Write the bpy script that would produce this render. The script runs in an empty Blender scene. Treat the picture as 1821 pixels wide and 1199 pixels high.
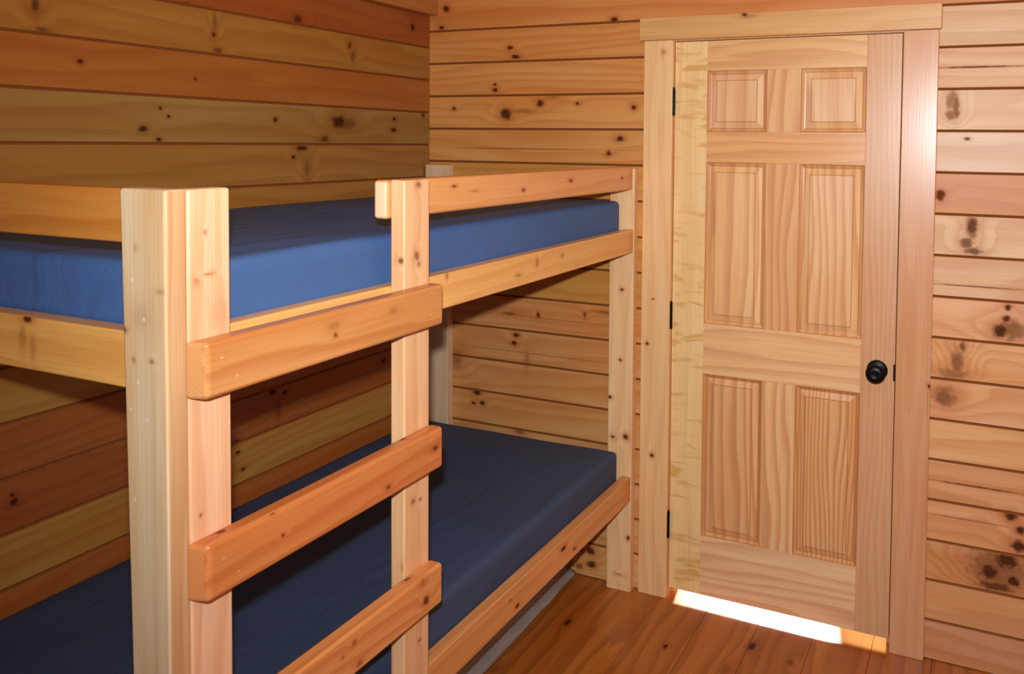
import bpy, bmesh, math, random
from mathutils import Vector, Matrix

# ---------------------------------------------------------------- knots seen on the boards, in metres
K_LEFT = [(-1.541, 1.998, 0.0117, 0.0217, 0.8), (-1.526, 1.943, 0.0184, 0.0082, 0.6), (-1.435, 1.874, 0.0085, 0.0071, 1), (-1.102, 1.854, 0.0056, 0.0049, 1), (-1.215, 1.765, 0.0051, 0.0047, 1), (-1.189, 1.743, 0.0052, 0.0048, 1), (-1.266, 1.705, 0.0132, 0.0092, 1), (-1.22, 1.677, 0.0086, 0.0063, 1), (-1.039, 1.99, 0.0078, 0.0083, 1), (-1.024, 1.945, 0.0179, 0.0084, 0.6), (-1.035, 2.028, 0.0078, 0.0234, 0.4), (-0.808, 1.745, 0.0093, 0.0073, 1), (-0.522, 1.746, 0.0366, 0.022, 1), (-0.474, 1.741, 0.0407, 0.0203, 0.5), (-0.593, 1.685, 0.0188, 0.0118, 0.8), (-0.696, 1.654, 0.0251, 0.0095, 1), (-0.674, 1.583, 0.0127, 0.0422, 0.35), (-0.733, 1.622, 0.0098, 0.0075, 1), (-1.127, 2.068, 0.0128, 0.0048, 1), (-0.711, 2.082, 0.0198, 0.0149, 0.8), (-0.467, 2.025, 0.0086, 0.0121, 0.8), (-0.45, 1.987, 0.0116, 0.0204, 0.5), (-0.111, 2.138, 0.0142, 0.0134, 1), (-0.227, 1.723, 0.0167, 0.0088, 1), (-0.224, 1.765, 0.01, 0.0066, 1), (-0.045, 1.787, 0.0111, 0.0115, 0.8), (-1.608, 0.804, 0.0112, 0.0095, 1), (-1.612, 0.823, 0.0049, 0.0054, 1), (-0.826, 0.856, 0.0186, 0.0093, 1), (-0.775, 0.841, 0.012, 0.0076, 1), (-0.803, 0.788, 0.0094, 0.03, 0.4), (-0.286, 0.83, 0.0163, 0.0088, 1), (-0.97, 0.736, 0.0126, 0.0089, 1), (-0.964, 0.702, 0.0084, 0.0053, 1), (-0.946, 0.642, 0.0086, 0.0054, 1)]
K_BACK = [(0.082, 2.222, 0.0166, 0.0137, 1), (0.058, 2.147, 0.0139, 0.0092, 1), (0.385, 2.053, 0.0155, 0.0088, 1), (0.411, 2.017, 0.023, 0.0088, 1), (0.316, 1.911, 0.0079, 0.0067, 1), (0.316, 1.888, 0.0131, 0.009, 1), (0.369, 1.792, 0.0259, 0.0223, 1), (0.522, 1.833, 0.0175, 0.0153, 1), (0.446, 1.803, 0.0558, 0.0088, 0.4), (0.12, 1.816, 0.011, 0.008, 1), (0.686, 1.831, 0.0096, 0.0064, 1), (0.92, 1.815, 0.0113, 0.0104, 1), (0.864, 1.698, 0.0161, 0.0105, 1), (0.818, 1.644, 0.0116, 0.0106, 1), (0.836, 2.142, 0.0161, 0.0104, 1), (0.583, 1.858, 0.0295, 0.013, 0.3), (0.421, 0.912, 0.0155, 0.0113, 1), (0.411, 0.879, 0.013, 0.0091, 1), (0.521, 1.002, 0.0076, 0.0111, 1), (0.387, 0.995, 0.0364, 0.0068, 0.6), (0.471, 0.818, 0.0128, 0.0361, 0.3), (0.237, 0.656, 0.019, 0.0116, 1), (0.264, 0.616, 0.0135, 0.0093, 1), (0.221, 0.61, 0.0109, 0.007, 1), (0.137, 0.78, 0.0277, 0.0399, 0.45), (0.442, 0.524, 0.0207, 0.0091, 0.6), (0.759, 0.104, 0.0217, 0.0155, 1), (0.764, 0.052, 0.0216, 0.0155, 1), (0.718, 0.103, 0.0122, 0.0111, 0.8), (0.711, 0.034, 0.0146, 0.0111, 0.7), (0.725, 1.022, 0.0072, 0.0109, 0.8), (0.809, 1.038, 0.0422, 0.0064, 0.5), (2.019, 1.831, 0.0173, 0.0358, 0.44), (2.033, 1.809, 0.0108, 0.0401, 0.62), (2.017, 1.783, 0.0152, 0.0179, 0.5), (2.069, 1.708, 0.0086, 0.0055, 0.75), (1.993, 1.527, 0.0153, 0.0181, 0.88), (2.089, 1.43, 0.017, 0.0403, 0.88), (2.077, 1.378, 0.0194, 0.0179, 0.75), (2.094, 1.352, 0.0299, 0.0111, 0.75), (2.201, 1.182, 0.0104, 0.011, 1), (2.197, 1.146, 0.0146, 0.0111, 1), (2.179, 1.105, 0.0251, 0.0222, 1), (2.214, 1.112, 0.0412, 0.0354, 0.62), (2.072, 1.044, 0.0087, 0.0181, 0.75), (2.057, 0.991, 0.0195, 0.0454, 0.62), (2.046, 0.953, 0.0478, 0.0182, 0.5), (2.022, 0.875, 0.0351, 0.032, 0.69), (2.033, 0.866, 0.0153, 0.0182, 0.5), (2.225, 0.521, 0.0187, 0.0156, 1), (2.253, 0.481, 0.0144, 0.0156, 1), (2.252, 0.431, 0.0247, 0.0201, 1), (2.218, 0.377, 0.0416, 0.0293, 1), (2.167, 0.331, 0.0317, 0.0272, 1), (2.239, 0.316, 0.0248, 0.018, 1), (2.187, 0.288, 0.0546, 0.0159, 0.88), (2.194, 0.346, 0.0937, 0.0724, 0.56)]
K_CRACK = [(2.096, 1.934, 0.1279, 0.0028, 0.8), (2.113, 1.24, 0.1286, 0.0025, 0.7), (2.122, 0.598, 0.1374, 0.0029, 0.8), (2.1, 0.486, 0.1225, 0.0022, 0.5)]
K_FARPOST = [(0.853, 0.73, 0.0093, 0.0085, 1), (0.919, 0.589, 0.0137, 0.0127, 1), (0.866, 0.581, 0.0116, 0.0085, 1), (0.897, 1.139, 0.0091, 0.0084, 1), (0.893, 0.875, 0.0069, 0.0063, 1), (0.933, 0.208, 0.0091, 0.0107, 1), (0.896, 0.06, 0.0184, 0.0065, 0.4)]
K_CASL = [(0.993, 0.943, 0.0078, 0.0073, 1), (1.016, 0.528, 0.0101, 0.0105, 1), (1.013, 1.11, 0.0056, 0.0042, 1), (1.043, 2.014, 0.0109, 0.0122, 0.4)]
K_CASR = [(1.975, 0.909, 0.0068, 0.0091, 1), (1.972, 0.867, 0.0017, 0.0733, 0.4)]
K_HEAD = [(1.345, 2.131, 0.014, 0.0097, 1), (1.357, 2.126, 0.0318, 0.0096, 0.3)]
K_A = [(0.885, 1.38, 0.0078, 0.0063, 0.7), (0.947, 1.336, 0.0063, 0.0053, 0.5), (0.906, 1.334, 0.0039, 0.0062, 0.4), (0.912, 1.511, 0.0038, 0.007, 0.25), (0.922, 1.402, 0.0279, 0.0265, 0.12), (0.967, 1.446, 0.0124, 0.0043, 0.25)]
K_B = [(-1.879, 1.532, 0.0041, 0.0054, 0.4), (-1.874, 1.464, 0.0126, 0.0027, 0.35), (-1.895, 1.456, 0.0071, 0.0089, 0.3), (-1.892, 1.077, 0.0031, 0.0037, 0.6), (-1.854, 1.394, 0.0218, 0.037, 0.15)]
K_STR = [(-1.34, 1.586, 0.0098, 0.0087, 0.7), (-1.346, 1.429, 0.0098, 0.0124, 0.7), (-1.338, 1.41, 0.0079, 0.0075, 0.5), (-1.345, 1.013, 0.0079, 0.0063, 0.9), (-1.357, 0.885, 0.0078, 0.0063, 0.6), (-1.333, 0.88, 0.006, 0.0051, 0.6), (-1.333, 0.558, 0.0061, 0.0052, 0.7)]
K_STRF = [(0.97, 1.423, 0.0105, 0.0085, 0.8), (0.983, 0.749, 0.0091, 0.01, 0.8)]
K_R1 = [(-1.633, 1.318, 0.0058, 0.0053, 0.7), (-1.636, 1.336, 0.0175, 0.0084, 0.25), (-1.469, 1.334, 0.0158, 0.0081, 0.25), (-1.628, 1.315, 0.0029, 0.0021, 0.5)]
K_R2 = [(-1.76, 0.994, 0.005, 0.004, 0.8), (-1.485, 0.974, 0.0104, 0.007, 0.7), (-1.329, 1.001, 0.0123, 0.0076, 0.8), (-1.78, 1.042, 0.0061, 0.0039, 0.9)]
K_R3 = [(-1.36, 0.672, 0.012, 0.0114, 0.9), (-1.585, 0.704, 0.0078, 0.0067, 0.5), (-1.57, 0.654, 0.0096, 0.0068, 0.5), (-1.372, 0.72, 0.0079, 0.0113, 0.4), (-1.616, 0.692, 0.0045, 0.0044, 0.5)]
K_LR = [(-0.571, 0.412, 0.019, 0.009, 1), (-0.494, 0.377, 0.012, 0.0056, 1), (-0.847, 0.373, 0.0123, 0.0065, 1), (-0.884, 0.408, 0.0089, 0.0048, 0.5)]
K_UR = [(-0.749, 1.335, 0.0098, 0.0147, 0.45), (-0.852, 1.312, 0.0181, 0.0063, 0.4), (-0.595, 1.336, 0.011, 0.0069, 0.4), (-1.182, 1.359, 0.0045, 0.0109, 0.5)]
K_GR = [(-1.153, 1.573, 0.0116, 0.0048, 0.8), (-0.828, 1.548, 0.0122, 0.0063, 0.8), (-0.543, 1.564, 0.0152, 0.0061, 0.8), (-0.151, 1.558, 0.0148, 0.006, 0.7), (-1.065, 1.557, 0.0201, 0.0043, 0.3)]
K_FLOOR = [(-0.301, 0.82, 0.03, 0.013, 1), (-0.291, 1.181, 0.02, 0.01, 1), (-0.172, 1.446, 0.03, 0.016, 1), (-0.203, 1.582, 0.02, 0.012, 0.6), (-0.322, 1.399, 0.04, 0.02, 0.4), (-0.624, 0.726, 0.03, 0.016, 0.4)]
K_FOOT = [(0.577, 1.36, 0.0157, 0.008, 1), (0.563, 1.326, 0.0127, 0.0302, 0.3), (0.591, 1.309, 0.0094, 0.028, 0.25)]

P = 0.1333                      # exposed height of one wall board
COL = bpy.context.scene.collection
FACE = {'+X': 0.0, '-X': 5.0, '+Y': 10.0, '-Y': 15.0, '+Z': 20.0, '-Z': 25.0}


def lin(c):
    return tuple(((v / 255) / 12.92 if v / 255 <= 0.04045 else ((v / 255 + 0.055) / 1.055) ** 2.4) for v in c) + (1.0,)


# ================================================================ materials
class NT:
    """small helper that strings shader nodes together"""
    def __init__(self, name):
        self.mat = bpy.data.materials.new(name)
        self.mat.use_nodes = True
        self.t = self.mat.node_tree
        self.t.nodes.clear()
        self.out = self.t.nodes.new('ShaderNodeOutputMaterial')
        self.bsdf = self.t.nodes.new('ShaderNodeBsdfPrincipled')
        self.link(self.bsdf.outputs[0], self.out.inputs[0])

    def link(self, a, b):
        self.t.links.new(a, b)

    def put(self, sock, v):
        if hasattr(v, 'is_linked') or hasattr(v, 'links'):
            self.link(v, sock)
        else:
            sock.default_value = v

    def math(self, op, a, b=None, c=None, clamp=False):
        n = self.t.nodes.new('ShaderNodeMath'); n.operation = op; n.use_clamp = clamp
        self.put(n.inputs[0], a)
        if b is not None: self.put(n.inputs[1], b)
        if c is not None: self.put(n.inputs[2], c)
        return n.outputs[0]

    def vec(self, op, a, b=None):
        n = self.t.nodes.new('ShaderNodeVectorMath'); n.operation = op
        self.put(n.inputs[0], a)
        if b is not None: self.put(n.inputs[1], b)
        return n.outputs['Value'] if op == 'LENGTH' else n.outputs[0]

    def noise(self, v, scale=1.0, detail=2.0, rough=0.5, dist=0.0):
        n = self.t.nodes.new('ShaderNodeTexNoise')
        self.put(n.inputs['Vector'], v); n.inputs['Scale'].default_value = scale
        n.inputs['Detail'].default_value = detail; n.inputs['Roughness'].default_value = rough
        n.inputs['Distortion'].default_value = dist
        return n.outputs[0]

    def ramp(self, v, a, b, lo=0.0, hi=1.0):
        n = self.t.nodes.new('ShaderNodeMapRange'); n.interpolation_type = 'SMOOTHSTEP'
        self.put(n.inputs[0], v)
        n.inputs[1].default_value = a; n.inputs[2].default_value = b
        n.inputs[3].default_value = lo; n.inputs[4].default_value = hi
        return n.outputs[0]

    def mix(self, f, a, b, mode='MIX'):
        n = self.t.nodes.new('ShaderNodeMix'); n.data_type = 'RGBA'; n.blend_type = mode
        self.put(n.inputs[0], f); self.put(n.inputs[6], a); self.put(n.inputs[7], b)
        return n.outputs[2]


def scale(c, k):
    return tuple(min(255, v * k) for v in c)


def pine(name, base, knots=(), seed=0.0, rough=0.34, freq=26.0, ring=0.34, late=None, blotch=0.35, curl=0.0, spec=0.5, dents=()):
    """varnished pine: UV.x runs along the grain, UV.y across it, both in metres.
    knots = (u, v, ru, rv, strength)"""
    k = NT(name)
    uv = k.t.nodes.new('ShaderNodeUVMap'); uv.uv_map = 'UVMap'
    uvo = uv.outputs[0]
    sep = k.t.nodes.new('ShaderNodeSeparateXYZ'); k.link(uvo, sep.inputs[0])
    u, v = sep.outputs[0], sep.outputs[1]
    dark = halo = bulge = None
    wob = k.vec('MULTIPLY', k.vec('ADD', uvo, (seed * 3.1, seed * 1.7, seed)), (60, 60, 60))
    wn = k.noise(wob, 1.0, 2.0)
    for (a, b, ra, rb, s) in knots:
        d = k.vec('LENGTH', k.vec('MULTIPLY', k.vec('SUBTRACT', uvo, (a, b, 0)), (1 / ra, 1 / rb, 0)))
        dn = k.math('ADD', d, k.math('MULTIPLY_ADD', wn, 0.9, -0.45))
        dd = k.ramp(dn, 0.35, 1.1, s, 0.0)
        hh = k.ramp(d, 0.7, 2.4, min(1.0, s + 0.15), 0.0)
        dark = dd if dark is None else k.math('MAXIMUM', dark, dd)
        halo = hh if halo is None else k.math('MAXIMUM', halo, hh)
        if ra / rb < 8 and s > 0.3:
            bg = k.ramp(k.vec('LENGTH', k.vec('MULTIPLY', k.vec('SUBTRACT', uvo, (a, b, 0)), (0.22 / ra, 0.35 / rb, 0))), 0.0, 1.0, rb * 1.6, 0.0)
            bulge = bg if bulge is None else k.math('ADD', bulge, bg)
    off = (seed * 7.3, seed * 2.9, seed * 5.1)
    low = k.noise(k.vec('ADD', k.vec('MULTIPLY', uvo, (1.1, 7.0, 0)), off), 1.0, 1.5)
    mid = k.noise(k.vec('ADD', k.vec('MULTIPLY', uvo, (3.0, 45.0, 0)), off), 1.0, 2.0)
    t = k.math('MULTIPLY_ADD', low, 2.6 + freq * 0.05, k.math('MULTIPLY', v, freq))
    if bulge is not None:
        t = k.math('MULTIPLY_ADD', bulge, freq * 1.4, t)
    t = k.math('MULTIPLY_ADD', mid, 0.35, t)
    fr = k.math('FRACT', t)
    ringf = k.math('MULTIPLY', k.ramp(fr, 0.25, 0.88), k.ramp(fr, 0.90, 1.0, 1.0, 0.0))
    fib = k.noise(k.vec('ADD', k.vec('MULTIPLY', uvo, (5.0, 420.0, 0)), off), 1.0, 2.0)
    tone = k.noise(k.vec('ADD', k.vec('MULTIPLY', uvo, (1.6, 10.0, 0)), (seed * 2.3, seed * 9.1, 3.0)), 1.0, 2.0)
    if late is None:
        late = (base[0] * 0.86, base[1] * 0.70, base[2] * 0.52)
    c = k.mix(k.ramp(tone, 0.32, 0.72, 0.0, blotch), lin(base), lin((base[0] * 0.95, base[1] * 0.84, base[2] * 0.68)))
    c = k.mix(k.math('MULTIPLY', ringf, ring), c, lin(late))
    c = k.mix(k.ramp(fib, 0.35, 0.75, 0.0, 0.30), c, lin(late))
    if curl:
        cu = k.noise(k.vec('ADD', k.vec('MULTIPLY', uvo, (38.0, 9.0, 0)), off), 1.0, 2.0, dist=0.6)
        c = k.mix(k.ramp(cu, 0.5, 0.72, 0.0, curl), c, lin((base[0] * 0.86, base[1] * 0.74, base[2] * 0.5)))
    if dark is not None:
        c = k.mix(k.math('MULTIPLY', halo, 0.42), c, lin((base[0] * 0.78, base[1] * 0.52, base[2] * 0.30)))
        c = k.mix(k.math('MULTIPLY', dark, 0.93), c, lin((66, 26, 10)))
        k.link(k.math('MULTIPLY_ADD', dark, 0.4, rough), k.bsdf.inputs['Roughness'])
        k.link(k.math('MULTIPLY_ADD', dark, -0.8 * spec, spec), k.bsdf.inputs['Specular IOR Level'])
    for (a, b) in dents:      # small pale nail marks
        d = k.vec('LENGTH', k.vec('MULTIPLY', k.vec('SUBTRACT', uvo, (a, b, 0)), (1 / 0.0038, 1 / 0.0028, 0)))
        c = k.mix(k.ramp(d, 0.5, 1.2, 0.5, 0.0), c, lin((min(255, base[0] * 1.06 + 8), min(255, base[1] * 1.14 + 10), min(255, base[2] * 1.3 + 10))))
    k.link(c, k.bsdf.inputs['Base Color'])
    k.bsdf.inputs['Roughness'].default_value = rough
    k.bsdf.inputs['Specular IOR Level'].default_value = spec
    bump = k.t.nodes.new('ShaderNodeBump'); bump.inputs['Strength'].default_value = 0.10; bump.inputs['Distance'].default_value = 0.001
    k.link(fib, bump.inputs['Height']); k.link(bump.outputs[0], k.bsdf.inputs['Normal'])
    return k.mat


def endgrain(name, base, seed=0.0):
    k = NT(name)
    uv = k.t.nodes.new('ShaderNodeUVMap'); uv.uv_map = 'UVMap'
    off = (seed, seed * 2.0, 0.0)
    r = k.vec('LENGTH', k.vec('MULTIPLY', k.vec('ADD', uv.outputs[0], (0.03 + seed * 0.001, 0.05, 0)), (1, 1, 0)))
    n = k.noise(k.vec('ADD', k.vec('MULTIPLY', uv.outputs[0], (40, 40, 0)), off), 1.0, 3.0)
    fr = k.math('FRACT', k.math('MULTIPLY_ADD', n, 1.6, k.math('MULTIPLY', r, 150.0)))
    c = k.mix(k.ramp(fr, 0.3, 1.0, 0.0, 0.16), lin(base), lin((base[0] * 0.8, base[1] * 0.66, base[2] * 0.52)))
    k.link(c, k.bsdf.inputs['Base Color']); k.bsdf.inputs['Roughness'].default_value = 0.45
    return k.mat


def plain(name, c, rough=0.5, metal=0.0, spec=0.5):
    k = NT(name)
    tc = k.t.nodes.new('ShaderNodeTexCoord')
    n = k.noise(tc.outputs['Object'], 60.0, 3.0)
    k.link(k.mix(k.ramp(n, 0.3, 0.7, 0.0, 0.25), lin(c), lin(scale(c, 0.82))), k.bsdf.inputs['Base Color'])
    k.bsdf.inputs['Roughness'].default_value = rough; k.bsdf.inputs['Metallic'].default_value = metal
    k.bsdf.inputs['Specular IOR Level'].default_value = spec
    return k.mat


def fabric(name, c, seed=0.0):
    k = NT(name)
    tc = k.t.nodes.new('ShaderNodeTexCoord')
    o = tc.outputs['Object']
    big = k.noise(k.vec('ADD', k.vec('MULTIPLY', o, (3, 3, 3)), (seed, 0, 0)), 1.0, 3.0)
    weave = k.noise(k.vec('MULTIPLY', o, (900, 900, 900)), 1.0, 1.0)
    col = k.mix(k.ramp(big, 0.3, 0.7, 0.0, 0.35), lin(c), lin(scale(c, 0.84)))
    k.link(col, k.bsdf.inputs['Base Color'])
    k.bsdf.inputs['Roughness'].default_value = 0.62
    k.bsdf.inputs['Specular IOR Level'].default_value = 0.22
    crease = k.noise(k.vec('ADD', k.vec('MULTIPLY', o, (7, 2.2, 5)), (seed, 2, 0)), 1.0, 4.0, dist=1.2)
    bump = k.t.nodes.new('ShaderNodeBump'); bump.inputs['Strength'].default_value = 0.5; bump.inputs['Distance'].default_value = 0.016
    k.link(k.math('MULTIPLY_ADD', weave, 0.01, crease), bump.inputs['Height'])
    k.link(bump.outputs[0], k.bsdf.inputs['Normal'])
    return k.mat


# ================================================================ objects
def empty(name, loc=(0, 0, 0)):
    o = bpy.data.objects.new(name, None); COL.objects.link(o)
    o.location = loc; o.empty_display_size = 0.1
    return o


def tag(o, label, cat=None, group=None, kind=None):
    o['label'] = label
    if cat: o['category'] = cat
    if group: o['group'] = group
    if kind: o['kind'] = kind
    return o


def origin(parent):
    v = Vector((0, 0, 0))
    while parent is not None:
        v += parent.location; parent = parent.parent
    return v


def finish(name, bm, mats, parent=None, smooth=True, loc=None):
    """bm holds world coordinates; the mesh is stored relative to its own origin"""
    bmesh.ops.recalc_face_normals(bm, faces=bm.faces)
    base = origin(parent)
    if loc is None:
        xs = [v.co for v in bm.verts]
        loc = Vector(((min(c.x for c in xs) + max(c.x for c in xs)) / 2, (min(c.y for c in xs) + max(c.y for c in xs)) / 2, min(c.z for c in xs)))
    loc = Vector(loc)
    for v in bm.verts: v.co -= loc
    me = bpy.data.meshes.new(name); bm.to_mesh(me); bm.free()
    for m in mats: me.materials.append(m)
    if smooth:
        for p in me.polygons: p.use_smooth = True
    o = bpy.data.objects.new(name, me); COL.objects.link(o)
    o.location = loc - base
    if parent is not None: o.parent = parent
    if smooth:
        w = o.modifiers.new('normals', 'WEIGHTED_NORMAL'); w.keep_sharp = True; w.weight = 100
    return o


AX = {'x': 0, 'y': 1, 'z': 2}


def uvmap(bm, axis, end_index=1):
    """UV.x along the grain axis, UV.y across it; each side of the board gets its own strip of texture"""
    lay = bm.loops.layers.uv.get('UVMap') or bm.loops.layers.uv.new('UVMap')
    a = AX[axis]
    for f in bm.faces:
        n = f.normal
        d = max(range(3), key=lambda i: abs(n[i]))
        key = ('+' if n[d] > 0 else '-') + 'XYZ'[d]
        if d == a:
            c = [i for i in range(3) if i != a]
            for l in f.loops: l[lay].uv = (l.vert.co[c[0]], l.vert.co[c[1]] )
            if abs(n[d]) > 0.9 and end_index is not None: f.material_index = end_index
        else:
            b = [i for i in range(3) if i != a and i != d][0]
            for l in f.loops: l[lay].uv = (l.vert.co[a], l.vert.co[b] + FACE[key])


def boxverts(bm, x0, x1, y0, y1, z0, z1):
    vs = [bm.verts.new((x, y, z)) for x in (x0, x1) for y in (y0, y1) for z in (z0, z1)]
    for q in ((0, 1, 3, 2), (4, 6, 7, 5), (0, 4, 5, 1), (2, 3, 7, 6), (0, 2, 6, 4), (1, 5, 7, 3)):
        bm.faces.new([vs[i] for i in q])
    return vs


def face_knots(face, rows, swap=False):
    out = []
    for (a, b, ra, rb, s) in rows:
        if swap: a, b, ra, rb = b, a, rb, ra
        out.append((a, b + FACE[face], ra, rb, s))
    return out


SEED = [1.0]


def lumber(name, box, axis, base, parent=None, knots=(), r=0.0045, shear=None, end=None, edge=None, **kw):
    """one planed board with eased edges, grain along axis"""
    SEED[0] += 1.37
    bm = bmesh.new()
    vs = boxverts(bm, *box)
    if shear: 
        for v in vs: shear(v.co)
    bm.normal_update()
    if r:
        bmesh.ops.bevel(bm, geom=list(bm.edges), offset=r, segments=3, profile=0.5, affect='EDGES', clamp_overlap=True)
    bmesh.ops.recalc_face_normals(bm, faces=bm.faces)
    bm.normal_update()
    uvmap(bm, axis)
    m = pine(name + '_pine', base, knots, SEED[0], **kw)
    e = endgrain(name + '_end_grain', end or scale(base, 0.97), SEED[0])
    mats = [m, e]
    if edge:                  # a narrow side of the board that shows a different tone
        side, colr = edge
        mats.append(pine(name + '_edge', colr, (), SEED[0] + 0.5, rough=0.36, freq=30))
        d, sg = 'XYZ'.index(side[1]), 1 if side[0] == '+' else -1
        for f in bm.faces:
            if f.normal[d] * sg > 0.9: f.material_index = 2
    return finish(name, bm, mats, parent)


# ================================================================ setting: walls of horizontal boards
GROOVE_SHADE = plain('board_groove_shade', (138, 78, 34), 0.6, spec=0.2)  # darker brown paints groove shade onto the board chamfers
RND = random.Random(5)
GOLD, ORANGE, RUSSET, PALE, PINK, TAN, HONEY = (206, 152, 78), (208, 138, 74), (194, 116, 62), (232, 190, 140), (228, 174, 128), (214, 160, 104), (222, 160, 88)


def board_wall(name, plane, rows, label):
    """rows: (lo, hi, z0, z1, colour, knots). plane 'left': face x=0, boards along y; 'back': face y=0, boards along x;
    'right': face x=2.75 looking -x."""
    bm = bmesh.new(); lay = bm.loops.layers.uv.new('UVMap')
    mats = [GROOVE_SHADE]
    c, T = 0.0044, 0.09
    for (lo, hi, z0, z1, colr, knots) in rows:
        SEED[0] += 1.11
        mats.append(pine(name + '_board', colr, [(k[0], k[1], k[2] * 1.2, k[3] * 1.2, k[4]) for k in knots if z0 - 0.02 < k[1] < z1 + 0.02 and lo - 0.05 < k[0] < hi + 0.05], SEED[0], rough=0.42, spec=0.38,
                         ring=0.42, freq=RND.choice((12, 18, 26)), blotch=0.75))
        prof = [(-T, z0), (-c, z0), (0, z0 + c), (0, z1 - c), (-c, z1), (-T, z1)]
        def pt(d, z, s):
            if plane == 'left': return (d, s, z)
            if plane == 'back': return (s, -d, z)
            if plane == 'right': return (2.75 - d, s, z)
            if plane == 'rear': return (s, -4.2 + d, z)
        A = [bm.verts.new(pt(d, z, lo)) for d, z in prof]
        B = [bm.verts.new(pt(d, z, hi)) for d, z in prof]
        n = len(prof)
        fs = []
        for i in range(n):
            j = (i + 1) % n
            f = bm.faces.new((A[i], A[j], B[j], B[i])); fs.append(f)
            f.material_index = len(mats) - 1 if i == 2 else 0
            for l in f.loops:
                co = l.vert.co
                l[lay].uv = (co.x if plane in ('back', 'rear') else co.y, co.z)
        for cap in (A, B):
            f = bm.faces.new(cap); f.material_index = len(mats) - 1
            for l in f.loops: l[lay].uv = (l.vert.co.x + l.vert.co.y, l.vert.co.z)
    o = finish(name, bm, mats, None, smooth=False, loc=(0, 0, 0))
    return tag(o, label, 'wall', kind='structure')


rows = []
ltone = {16: (160, 88, 36), 15: (166, 116, 50), 14: (168, 104, 44), 13: (156, 121, 62), 12: (162, 119, 58), 11: (164, 116, 54), 10: (166, 108, 50), 9: (168, 122, 58), 8: (172, 130, 64), 7: (160, 92, 44), 6: (156, 90, 44), 5: (180, 134, 66), 4: (170, 100, 46), 3: ORANGE, 2: GOLD, 1: ORANGE, 0: GOLD, 17: ORANGE, 18: GOLD}
for j in range(0, 19):
    rows.append((-4.2, -0.0005, max(0, (j - 0.5) * P), (j + 0.5) * P, ltone[j], K_LEFT))
board_wall('wall_left', 'left', rows, 'knotty pine board wall behind the bunk bed on the left')

rows = []
btone = {16: ORANGE, 15: (212, 146, 80), 14: (214, 150, 84), 13: (216, 154, 86), 12: (214, 156, 90), 11: GOLD, 10: HONEY, 9: GOLD, 8: GOLD, 7: (214, 150, 92), 6: (212, 150, 92), 5: (214, 156, 98), 4: (212, 154, 94), 3: TAN, 2: TAN, 1: TAN, 0: (226, 176, 112)}
rtone = {15: (218, 180, 138), 14: (216, 168, 118), 13: (220, 182, 138), 12: (218, 184, 150), 11: (206, 138, 66), 10: (222, 182, 136), 9: (222, 180, 138), 8: PINK, 7: (226, 172, 120), 6: PINK, 5: (228, 178, 126), 4: (224, 170, 124), 3: (226, 170, 124), 2: (220, 166, 116), 1: (224, 174, 126), 0: (212, 158, 120)}
for j in range(0, 16):
    rows.append((-0.09, 1.064, j * P, (j + 1) * P, btone[j], K_BACK + [(0.45, 1.655, 0.28, 0.0022, 0.6), (0.55, 0.99, 0.3, 0.0018, 0.35), (0.5, 0.845, 0.33, 0.002, 0.4)]))
    rows.append((1.882, 2.84, j * P, (j + 1) * P, rtone[j], K_BACK + K_CRACK))
for j in range(16, 19):
    rows.append((-0.09, 2.84, j * P, (j + 1) * P, btone.get(j, ORANGE), K_BACK))
board_wall('wall_back', 'back', rows, 'knotty pine board wall around the door')
rows = [(-4.2, 0.0, max(0, (j - 0.5) * P), (j + 0.5) * P, RND.choice((GOLD, ORANGE, TAN)), ()) for j in range(0, 19)]
board_wall('wall_right', 'right', rows, 'pine board wall to the right of the camera')
rows = []
for j in range(0, 19):
    col_ = RND.choice((GOLD, ORANGE, TAN))
    if 7 <= j < 15:
        rows += [(-0.09, 0.85, j * P, (j + 1) * P, col_, ()), (2.15, 2.84, j * P, (j + 1) * P, col_, ())]
    else:
        rows.append((-0.09, 2.84, j * P, (j + 1) * P, col_, ()))
board_wall('wall_rear', 'rear', rows, 'pine board wall with an added fill window behind the camera')

# unseen window added in the rear wall for soft fill
wroot = tag(empty('fill_window_1', (1.5, -4.2, 7 * P)), 'unseen window added behind the camera for fill light', 'window', kind='structure')
bm = bmesh.new()
for b in ((0.85, 0.91), (2.09, 2.15), (1.47, 1.53)):
    boxverts(bm, b[0], b[1], -4.26, -4.19, 7 * P, 15 * P)
for b in ((7 * P, 7 * P + 0.06), (15 * P - 0.06, 15 * P)):
    boxverts(bm, 0.91, 2.09, -4.26, -4.19, *b)
bm.normal_update(); uvmap(bm, 'z', None)
finish('window_frame', bm, [pine('window_frame_pine', TAN)], wroot, smooth=False)
bm = bmesh.new(); boxverts(bm, 0.91, 2.09, -4.245, -4.24, 7 * P + 0.06, 15 * P - 0.06)
gm = NT('window_glass'); gm.bsdf.inputs['Transmission Weight'].default_value = 1.0; gm.bsdf.inputs['Roughness'].default_value = 0.0; gm.bsdf.inputs['IOR'].default_value = 1.45
finish('pane', bm, [gm.mat], wroot, smooth=False)

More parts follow.
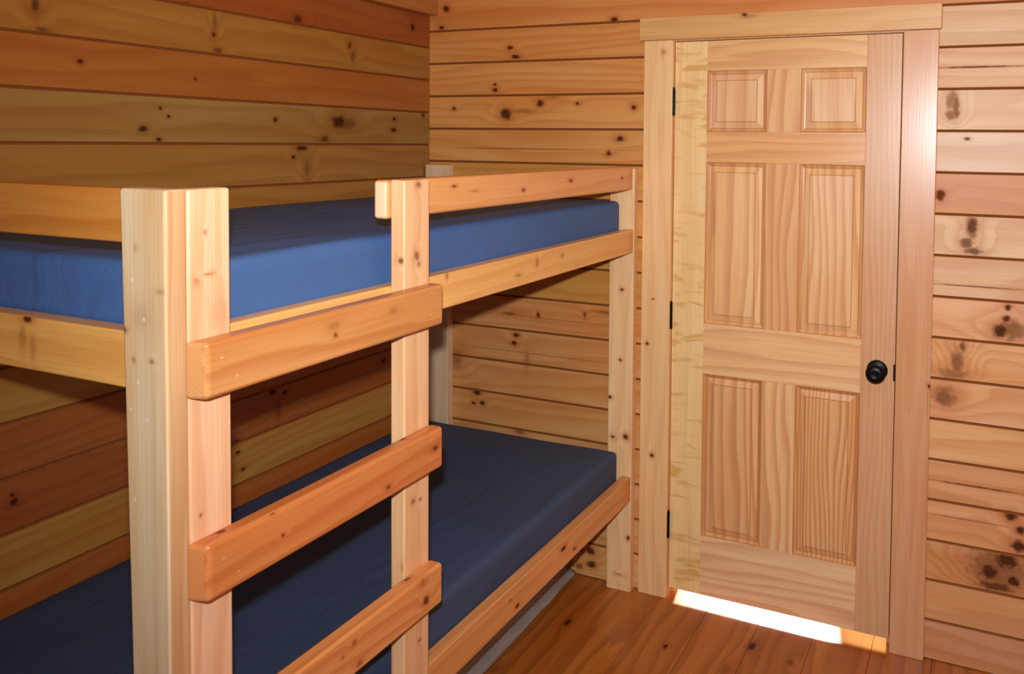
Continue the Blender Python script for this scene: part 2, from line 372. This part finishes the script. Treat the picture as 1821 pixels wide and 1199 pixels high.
# ceiling of planks with the ledger board that runs along the left wall
bm = bmesh.new(); lay = bm.loops.layers.uv.new('UVMap'); mats = [GROOVE_SHADE]
for i in range(15):
    x0, x1 = -0.09 + i * 0.2, -0.09 + (i + 1) * 0.2
    SEED[0] += 1.1
    mats.append(pine('ceiling_board', RND.choice((GOLD, ORANGE, HONEY)), (), SEED[0]))
    n0 = len(bm.faces)
    boxverts(bm, x0 + 0.002, x1 - 0.002, -4.3, 0.1, 2.47, 2.5)
    bm.faces.ensure_lookup_table()
    for f in bm.faces[n0:]:
        f.material_index = len(mats) - 1
        for l in f.loops: l[lay].uv = (l.vert.co.y, l.vert.co.x)
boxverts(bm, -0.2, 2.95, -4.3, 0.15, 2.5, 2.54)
tag(finish('ceiling', bm, mats, None, smooth=False, loc=(0, 0, 0)), 'pine plank ceiling above the bunk room', 'ceiling', kind='structure')
tag(lumber('trim_1', (0.0005, 0.043, -4.2, -0.001, 2.196, 2.469), 'y', (186, 120, 58), r=0.003), 'pine ledger board along the top of the left wall', 'trim', kind='structure')

# floor: wide planks running towards the door, continued into the hall
bm = bmesh.new(); lay = bm.loops.layers.uv.new('UVMap')
mats = [plain('floor_gap', (50, 24, 8), 0.7)]
fl = {}
x = -0.085
ftones = [(184, 112, 46), (190, 118, 50), (176, 108, 44), (188, 116, 48), (186, 112, 46), (194, 122, 54)]
i = 0
while x < 2.85:
    x1 = x + 0.19
    SEED[0] += 1.3
    kk = [(a, b, ra, rb, s) for (a, b, ra, rb, s) in K_FLOOR if x - 0.02 < b < x1 + 0.02]
    mats.append(pine('floor_plank', ftones[i % 6], kk, SEED[0], rough=0.22, freq=15.0, ring=0.5, blotch=0.9, late=(130, 66, 20)))
    n0 = len(bm.faces)
    boxverts(bm, x + 0.0008, x1 - 0.0008, -4.3, 2.4, -0.03, 0.0)
    bm.faces.ensure_lookup_table()
    for f in bm.faces[n0:]:
        f.material_index = len(mats) - 1
        for l in f.loops: l[lay].uv = (l.vert.co.y, l.vert.co.x)
    x = x1; i += 1
n0 = len(bm.faces); boxverts(bm, -0.085, 2.955, -4.3, 2.4, -0.05, -0.031)
tag(finish('floor', bm, mats, None, smooth=False, loc=(0, 0, 0)), 'dark varnished pine plank floor', 'floor', kind='structure')

# unseen wall added beyond the door, keeps sun off the gap's right end
tag(lumber('wall_sun_blocker', (1.50, 3.0, 1.0, 1.1, 0.0, 2.4), 'x', TAN, r=0.0), 'unseen wall added beyond the door to block sun at the gap', 'wall', kind='structure')

# ================================================================ door and its trim
CASC = (228, 178, 126)
tag(lumber('trim_2', (0.967, 1.0785, -0.019, -0.0005, 0.0, 2.0555), 'z', (242, 200, 146), knots=face_knots('-Y', K_CASL, True), r=0.0025, freq=16, ring=0.25),
    'pale pine casing board on the hinge side of the door', 'trim', kind='structure')
tag(lumber('trim_3', (1.8708, 1.979, -0.019, -0.0005, 0.0, 2.0555), 'z', (214, 160, 116), knots=face_knots('-Y', K_CASR, True), r=0.0025, freq=16, ring=0.22, rough=0.27),
    'pale pine casing board on the knob side of the door', 'trim', kind='structure')
tag(lumber('trim_4', (0.952, 1.986, -0.030, -0.0005, 2.056, 2.137), 'x', (218, 172, 112), knots=face_knots('-Y', K_HEAD), r=0.0025, freq=14, ring=0.25),
    'pine head casing board across the top of the door', 'trim', kind='structure')
bm = bmesh.new()
boxverts(bm, 1.0645, 1.0795, 0.0, 0.10, 0.0, 2.052); boxverts(bm, 1.8700, 1.8815, 0.0, 0.10, 0.0, 2.052)
boxverts(bm, 1.0645, 1.8815, 0.0, 0.10, 2.052, 2.1325)
boxverts(bm, 1.0795, 1.0915, 0.042, 0.10, 0.0, 2.052); boxverts(bm, 1.8560, 1.8700, 0.042, 0.10, 0.0, 2.052); boxverts(bm, 1.0915, 1.8560, 0.042, 0.10, 2.040, 2.052)
bm.normal_update(); uvmap(bm, 'z', None)
tag(finish('trim_5', bm, [pine('jamb_pine', TAN)], None, smooth=False), 'pine jamb lining the door opening', 'trim', kind='structure')

DX0, DX1, DZ0, DZ1 = 1.0815, 1.8665, 0.035, 2.0495
DF, DB = 0.0015, 0.0365
door = tag(empty('door_1', ((DX0 + DX1) / 2, 0.0, DZ0)), 'six-panel pine door with black hinges and a round black knob', 'door', kind='structure')
LX0, LX1, RX0, RX1 = 1.2035, 1.4210, 1.5390, 1.7560
ZB = [(0.256, 0.851), (1.035, 1.617), (1.726, 1.943)]
lumber('stile', (DX0, LX0, DF, DB, DZ0, DZ1), 'z', (242, 206, 148), door, r=0.001, curl=0.75, freq=12, ring=0.15, blotch=0.25)
lumber('stile', (RX1, DX1, DF, DB, DZ0, DZ1), 'z', (216, 170, 128), door, r=0.001, freq=52, ring=0.3, late=(196, 122, 74), rough=0.27)
for (z0, z1, c) in ((DZ0, ZB[0][0], (240, 200, 156)), (ZB[0][1], ZB[1][0], (238, 194, 142)), (ZB[1][1], ZB[2][0], (228, 176, 114)), (ZB[2][1], DZ1, (228, 182, 122))):
    lumber('rail', (LX0, RX1, DF, DB, z0, z1), 'x', c, door, r=0.0008, freq=24, ring=0.42, late=(196, 122, 74))
for (z0, z1), c in zip(ZB, ((236, 192, 138), (228, 176, 122), (230, 182, 126))):
    lumber('mullion', (LX1, RX0, DF, DB, z0, z1), 'z', c, door, r=0.0008, freq=30, ring=0.6, late=(196, 122, 74))


def raised_panel(x0, x1, z0, z1, base, freq, ring):
    SEED[0] += 1.9
    bm = bmesh.new()
    loops = []
    for (ins, dep) in ((0.0, 0.0), (0.003, 0.0025), (0.010, 0.0115), (0.0145, 0.0125), (0.0345, 0.0045), (0.0368, 0.0018)):
        loops.append([bm.verts.new((x, DF + dep, z)) for x, z in ((x0 + ins, z0 + ins), (x1 - ins, z0 + ins), (x1 - ins, z1 - ins), (x0 + ins, z1 - ins))])
    for q, (a, b) in enumerate(zip(loops, loops[1:])):
        for i in range(4):
            j = (i + 1) % 4
            bm.faces.new((a[i], a[j], b[j], b[i])).material_index = 1 if q in (0, 2, 4) else 0  # darker groove faces paint in shading that frontal light leaves out
    bm.faces.new(loops[-1])
    back = [bm.verts.new((v.co.x, DB - 0.004, v.co.z)) for v in loops[0]]
    for i in range(4):
        j = (i + 1) % 4
        bm.faces.new((loops[0][i], back[i], back[j], loops[0][j]))
    bm.faces.new(back)
    bmesh.ops.recalc_face_normals(bm, faces=bm.faces); bm.normal_update()
    lay = bm.loops.layers.uv.new('UVMap')
    for f in bm.faces:
        for l in f.loops: l[lay].uv = (l.vert.co.z, l.vert.co.x + FACE['-Y'])
    return finish('panel', bm, [pine('panel_pine', base, (), SEED[0], freq=freq, ring=ring * 1.5, rough=0.3, late=(192, 118, 72), blotch=0.5), pine('panel_groove_shade_pine', (base[0] * 0.86, base[1] * 0.76, base[2] * 0.64), (), SEED[0], freq=freq)], door, smooth=False)


raised_panel(LX0, LX1, *ZB[2], (232, 188, 142), 14, 0.25)
raised_panel(RX0, RX1, *ZB[2], (234, 194, 146), 14, 0.2)
raised_panel(LX0, LX1, *ZB[1], (238, 194, 140), 18, 0.32)
raised_panel(RX0, RX1, *ZB[1], (236, 192, 140), 34, 0.35)
raised_panel(LX0, LX1, *ZB[0], (230, 182, 130), 30, 0.42)
raised_panel(RX0, RX1, *ZB[0], (228, 180, 126), 70, 0.5)

BLACK = plain('black_hardware', (14, 13, 14), 0.38, 0.6)
for zc in (1.8317, 1.0530, 0.2743):
    bm = bmesh.new()
    for s in range(5):
        za = zc - 0.048 + s * 0.0193
        bmesh.ops.create_cone(bm, cap_ends=True, segments=16, radius1=0.0072, radius2=0.0072, depth=0.0186, matrix=Matrix.Translation((1.0790, -0.0078, za + 0.0093)))
    bmesh.ops.create_uvsphere(bm, u_segments=12, v_segments=8, radius=0.0055, matrix=Matrix.Translation((1.0790, -0.0078, zc + 0.0495)))
    boxverts(bm, 1.0790, 1.0812, -0.0065, 0.03, zc - 0.048, zc + 0.048)
    tag(finish('hinge', bm, [BLACK], door, smooth=False), 'black butt hinge')


def lathe(bm, prof, centre, seg=40):
    """profile (radius, distance in front of the door) turned about the y axis"""
    rings = []
    for r, d in prof:
        if r < 1e-5:
            rings.append([bm.verts.new((centre[0], centre[1] - d, centre[2]))])
        else:
            rings.append([bm.verts.new((centre[0] + r * math.cos(2 * math.pi * i / seg), centre[1] - d, centre[2] + r * math.sin(2 * math.pi * i / seg))) for i in range(seg)])
    for a, b in zip(rings, rings[1:]):
        for i in range(seg):
            j = (i + 1) % seg
            if len(a) == 1 and len(b) > 1: bm.faces.new((a[0], b[i], b[j]))
            elif len(b) == 1 and len(a) > 1: bm.faces.new((a[i], a[j], b[0]))
            else: bm.faces.new((a[i], a[j], b[j], b[i]))


KC = (1.8105, DF, 0.9370)
bm = bmesh.new()
lathe(bm, [(0.0, 0.024), (0.012, 0.024), (0.012, 0.036), (0.018, 0.040), (0.029, 0.046), (0.0315, 0.053), (0.030, 0.060), (0.023, 0.0655), (0.0135, 0.0672), (0.0125, 0.0655), (0.0, 0.0655)], KC)
knob = tag(finish('door_knob', bm, [BLACK], door), 'round black door knob')
bm = bmesh.new()
lathe(bm, [(0.0, -0.001), (0.034, -0.001), (0.034, 0.004), (0.030, 0.0085), (0.016, 0.011), (0.013, 0.016), (0.0125, 0.026), (0.0, 0.026)], KC)
finish('rose', bm, [BLACK], knob)
bm = bmesh.new(); boxverts(bm, 1.8622, 1.8696, -0.005, 0.03, 0.908, 0.962)
tag(finish('latch_plate', bm, [BLACK], door, smooth=False), 'black latch plate on the door edge')

# ================================================================ bunk bed
bed = tag(empty('bunk_bed', (0.49, -0.97, 0.0)), 'pine lumber bunk bed with ladder rungs against the left wall', 'bunk bed')
XR, XP, YA = 0.9416, 0.9796, -1.9486
ZT = 1.603
FIR = (234, 172, 112)
POSTA = (216, 190, 154)


def lean(co):
    if co.x < 0.93: co.x = 0.8754 + (ZT - co.z) * 0.0222


post = lumber('corner_post', (0.88, XP, YA, YA + 0.038, 0.0, ZT), 'z', POSTA, bed, knots=face_knots('-Y', K_A, True), r=0.0055, shear=lean, freq=14, ring=0.22, late=(168, 122, 70), blotch=0.8, rough=0.3, edge=('+X', (204, 162, 118)), dents=[(z, x + FACE['-Y']) for x, z in ((0.884, 1.296), (0.915, 1.30), (0.897, 1.255), (0.935, 1.243), (0.904, 1.112), (0.93, 1.40), (0.905, 1.46))])
tag(post, 'pale grey-tan board of the near corner post')
lumber('post_board', (XR, XP, YA + 0.0385, YA + 0.118, 0.0, ZT - 0.001), 'z', (238, 190, 152), post, knots=face_knots('+X', K_B, True), r=0.0055, freq=18, ring=0.35)
lumber('wall_post', (0.001, 0.09, YA, YA + 0.038, 0.0, ZT), 'z', TAN, bed)
lumber('end_post', (0.8445, 0.9430, -0.0385, -0.0010, 0.0, 1.590), 'z', (246, 206, 154), bed, knots=face_knots('-Y', K_FARPOST, True), r=0.003, freq=16, ring=0.25)
lumber('end_post', (0.0080, 0.1210, -0.0385, -0.0010, 0.0, 1.585), 'z', (226, 194, 160), bed, r=0.003, freq=16, ring=0.2)
lumber('side_rail', (XR - 0.038, XR, YA + 0.077, -0.0395, 1.280, 1.3655), 'y', (234, 182, 110), bed, knots=face_knots('+X', K_UR), freq=20, ring=0.3)
lumber('side_rail', (XR - 0.038, XR, YA + 0.077, -0.0395, 0.3500, 0.4410), 'y', (222, 158, 98), bed, knots=face_knots('+X', K_LR), freq=20, ring=0.35)
guard = lumber('guard_rail', (XR - 0.038, XR, -1.398, -0.0500, 1.5110, 1.5965), 'y', (228, 166, 106), bed, knots=face_knots('+X', K_GR), r=0.009, freq=16, ring=0.3, end=(232, 196, 156))
lumber('guard_rail', (0.0005, XR, YA + 0.0385, YA + 0.0765, 1.5095, 1.5990), 'x', (200, 130, 56), bed, freq=18, ring=0.45)
lumber('foot_rail', (0.0005, XR, YA + 0.0385, YA + 0.0765, 1.2690, 1.3640), 'x', (232, 172, 92), bed, knots=face_knots('-Y', K_FOOT), freq=18, ring=0.35)
lumber('foot_rail', (0.0005, XR, YA + 0.0385, YA + 0.0765, 0.3480, 0.4420), 'x', (212, 146, 78), bed, freq=18, ring=0.35)
kn = face_knots('+X', K_STR, True) + face_knots('-Y', K_STRF, True)
lumber('ladder_stile', (XR + 0.0003, XP, -1.3875, -1.2995, 0.0, 1.597), 'z', (232, 186, 140), bed, knots=kn, r=0.0045, freq=18, ring=0.35)
def skew(co):                 # the near ends are sawn slightly out of square
    if co.y < -1.9: co.y = -1.921 + (co.x - XP) / 0.038 * 0.012


K_TOP = {1.0420: [(-1.866, 0.994, 0.010, 0.007, 0.75), (-1.405, 0.99, 0.012, 0.006, 0.8)], 0.7300: [(-1.395, 0.992, 0.012, 0.006, 0.7)]}
for (z0, z1, c, kk) in ((1.2725, 1.3640, (204, 142, 84), K_R1), (0.9490, 1.0420, (206, 128, 72), K_R2), (0.6370, 0.7300, (222, 150, 90), K_R3), (0.318, 0.410, (220, 140, 80), ())):
    lumber('rung', (XP + 0.0003, XP + 0.038, -1.9115, -1.2995, z0, z1), 'y', c, bed, shear=skew, knots=face_knots('+X', kk) + face_knots('+Z', K_TOP.get(z1, ())), r=0.008, freq=22, ring=0.45, end=scale(c, 0.96), late=(c[0] * 0.84, c[1] * 0.66, c[2] * 0.48),
           dents=[(y, z0 + dz) for y, dz in ((-1.882, 0.062), (-1.853, 0.026), (-1.343, 0.078), (-1.345, 0.03))])
PLY = (206, 160, 104)
lumber('mattress_deck', (0.004, XR - 0.039, YA + 0.080, -0.040, 1.300, 1.318), 'y', PLY, bed, r=0.0)
lumber('mattress_deck', (0.004, XR - 0.039, YA + 0.080, -0.040, 0.372, 0.390), 'y', PLY, bed, r=0.0)


# ---------------------------------------------------------------- mattresses
def mattress(x0, x1, y0, y1, z0, z1, mat, seed, label):
    from mathutils import noise
    bm = bmesh.new()
    nx, ny, nz = 52, 104, 9
    R = 0.017
    vs = {}
    def vert(i, j, k):
        key = (i, j, k)
        if key in vs: return vs[key]
        x = x0 + (x1 - x0) * i / nx; y = y0 + (y1 - y0) * j / ny; z = z0 + (z1 - z0) * k / nz
        c = Vector((min(max(x, x0 + R), x1 - R), min(max(y, y0 + R), y1 - R), min(max(z, z0 + R), z1 - R)))
        p = Vector((x, y, z)); d = p - c
        if d.length > 1e-6:
            m = max(abs(d.x), abs(d.y), abs(d.z)); p = c + d.normalized() * min(R, m if m > 0 else R)
        w = noise.noise(Vector((x * 3.1 + seed, y * 2.3, z * 4)))
        p.z += 0.004 * w * (1 if k == nz else 0.2)
        if k in range(1, nz): 
            if i == nx: p.x += 0.0015 * w
        vs[key] = bm.verts.new(p); return vs[key]
    def grid(fn, a, b):
        for i in range(a):
            for j in range(b):
                bm.faces.new((fn(i, j), fn(i + 1, j), fn(i + 1, j + 1), fn(i, j + 1)))
    grid(lambda i, j: vert(i, j, nz), nx, ny); grid(lambda i, j: vert(i, j, 0), nx, ny)
    grid(lambda i, j: vert(0, i, j), ny, nz); grid(lambda i, j: vert(nx, i, j), ny, nz)
    grid(lambda i, j: vert(i, 0, j), nx, nz); grid(lambda i, j: vert(i, ny, j), nx, nz)
    o = finish('mattress', bm, [mat], None)
    o.modifiers.clear()
    return tag(o, label, 'mattress', 'blue bunk mattresses')


BLUE = (84, 112, 166)
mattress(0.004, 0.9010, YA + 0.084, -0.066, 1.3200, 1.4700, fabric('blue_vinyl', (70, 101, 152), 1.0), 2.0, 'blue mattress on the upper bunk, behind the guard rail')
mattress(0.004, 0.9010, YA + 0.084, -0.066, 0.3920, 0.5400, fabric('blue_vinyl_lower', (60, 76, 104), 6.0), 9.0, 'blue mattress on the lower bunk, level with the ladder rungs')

# ---------------------------------------------------------------- bundle under the lower bunk
bm = bmesh.new()
from mathutils import noise as mnoise
N, M = 60, 22
prof = []
for i in range(M + 1):
    a = i / M
    # two soft folded layers, seen from the side
    if a < 0.5:
        t = a / 0.5; px = 0.712 - 0.02 * (1 - math.sin(math.pi * t)) ; pz = 0.001 + 0.042 * t
    else:
        t = (a - 0.5) / 0.5; px = 0.690 - 0.022 * (1 - math.sin(math.pi * min(1, t * 1.1))); pz = 0.043 + 0.050 * t
    prof.append((px, pz))
prof += [(0.56, 0.096), (0.45, 0.098), (0.34, 0.090), (0.315, 0.05), (0.31, 0.001)]
rings = []
for j in range(N + 1):
    y = -0.035 - 1.05 * j / N
    ring = []
    for i, (px, pz) in enumerate(prof):
        w = mnoise.noise(Vector((y * 9, px * 12, pz * 40))) * 0.007 + mnoise.noise(Vector((y * 31, px * 30, pz * 60))) * 0.003
        ring.append(bm.verts.new((px + w - 0.01 * math.sin(y * 2.0), y, max(0.001, pz + (w * 0.6 if pz > 0.002 else 0)))))
    rings.append(ring)
for a, b in zip(rings, rings[1:]):
    for i in range(len(prof)):
        j = (i + 1) % len(prof)
        bm.faces.new((a[i], a[j], b[j], b[i]))
bm.faces.new(rings[0]); bm.faces.new(rings[-1])
bundle = finish('folded_bundle', bm, [plain('grey_crumpled_sheet', (150, 140, 138), 0.4)], None)
bundle.modifiers.clear()
tag(bundle, 'low grey crumpled bundle lying on the floor under the lower bunk', 'bundle')

# ================================================================ light
def lamp(name, kind, loc, energy, color=(1, 1, 1), size=0.1, target=None, rot=None, **kw):
    l = bpy.data.lights.new(name, kind); l.energy = energy; l.color = color
    for a, b in kw.items(): setattr(l, a, b)
    if kind == 'AREA': l.size = size
    elif kind in ('SPOT', 'POINT'): l.shadow_soft_size = size
    o = bpy.data.objects.new(name, l); COL.objects.link(o); o.location = loc
    if target is not None:
        o.rotation_euler = (Vector(target) - Vector(loc)).to_track_quat('-Z', 'Y').to_euler()
    return o


CAM = Vector((2.1217, -2.8168, 1.6819))
flash = lamp('camera_flash', 'SPOT', CAM + Vector((-0.038, 0.02, 0.11)), 236, (0.92, 1.0, 1.04), 0.022, target=(1.35,0,1.84), spot_size=math.radians(130), spot_blend=1.0)
lamp('window_fill', 'AREA', (1.5, -4.17, 1.5), 6, (0.92, 0.96, 1.0), 1.15, target=(1.3, 0, 1.2))  # soft ambient fill added at the unseen rear window
lamp('ceiling_bounce_fill', 'AREA', (1.7, -2.3, 2.44), 2, (1.0, 0.86, 0.68), 0.9, target=(1.7, -2.3, 0))  # added fill standing in for flash bounced off the ceiling
lamp('door_gap_fill', 'AREA', (1.72, 0.90, 0.62), 3.6, (1.0, 0.46, 0.14), 0.3, target=(1.72, 0.0, 0.0))  # added warm fill that turns the sunless end of the door gap orange
sun = bpy.data.lights.new('sun', 'SUN'); sun.energy = 14; sun.angle = math.radians(5.0); sun.color = (1.0, 0.93, 0.80)
so = bpy.data.objects.new('sun', sun); COL.objects.link(so); so.location = (0.8, 4, 3)
so.rotation_euler = Vector((0.17, -1.0, -0.49)).to_track_quat('-Z', 'Y').to_euler()

w = bpy.data.worlds.new('World'); bpy.context.scene.world = w; w.use_nodes = True
w.node_tree.nodes['Background'].inputs[0].default_value = (0.75, 0.85, 1.0, 1); w.node_tree.nodes['Background'].inputs[1].default_value = 2.2

# ================================================================ camera
def cam_matrix(a, b, c):
    ca, sa, cb, sb, cc, sc = math.cos(a), math.sin(a), math.cos(b), math.sin(b), math.cos(c), math.sin(c)
    f = Vector((-sa * cb, ca * cb, sb)); r = Vector((ca, sa, 0)); u = r.cross(f)
    r2 = r * cc + u * sc; u2 = -r * sc + u * cc
    m = Matrix((r2, u2, -f)).transposed().to_4x4(); m.translation = CAM
    return m


cd = bpy.data.cameras.new('Camera'); cam = bpy.data.objects.new('Camera', cd); COL.objects.link(cam)
cam.matrix_world = cam_matrix(0.4039, -0.0394, 0.0114)
cd.sensor_fit = 'HORIZONTAL'; cd.sensor_width = 36.0; cd.lens = 1465.0 / 1821 * 36.0
cd.shift_x = -(1124.74 - 910.5) / 1821; cd.shift_y = (312.59 - 599.5) / 1821
cd.clip_start = 0.02
sc = bpy.context.scene
sc.camera = cam
sc.view_settings.view_transform = 'Standard'
sc.view_settings.look = 'None'
sc.view_settings.exposure = 0.0
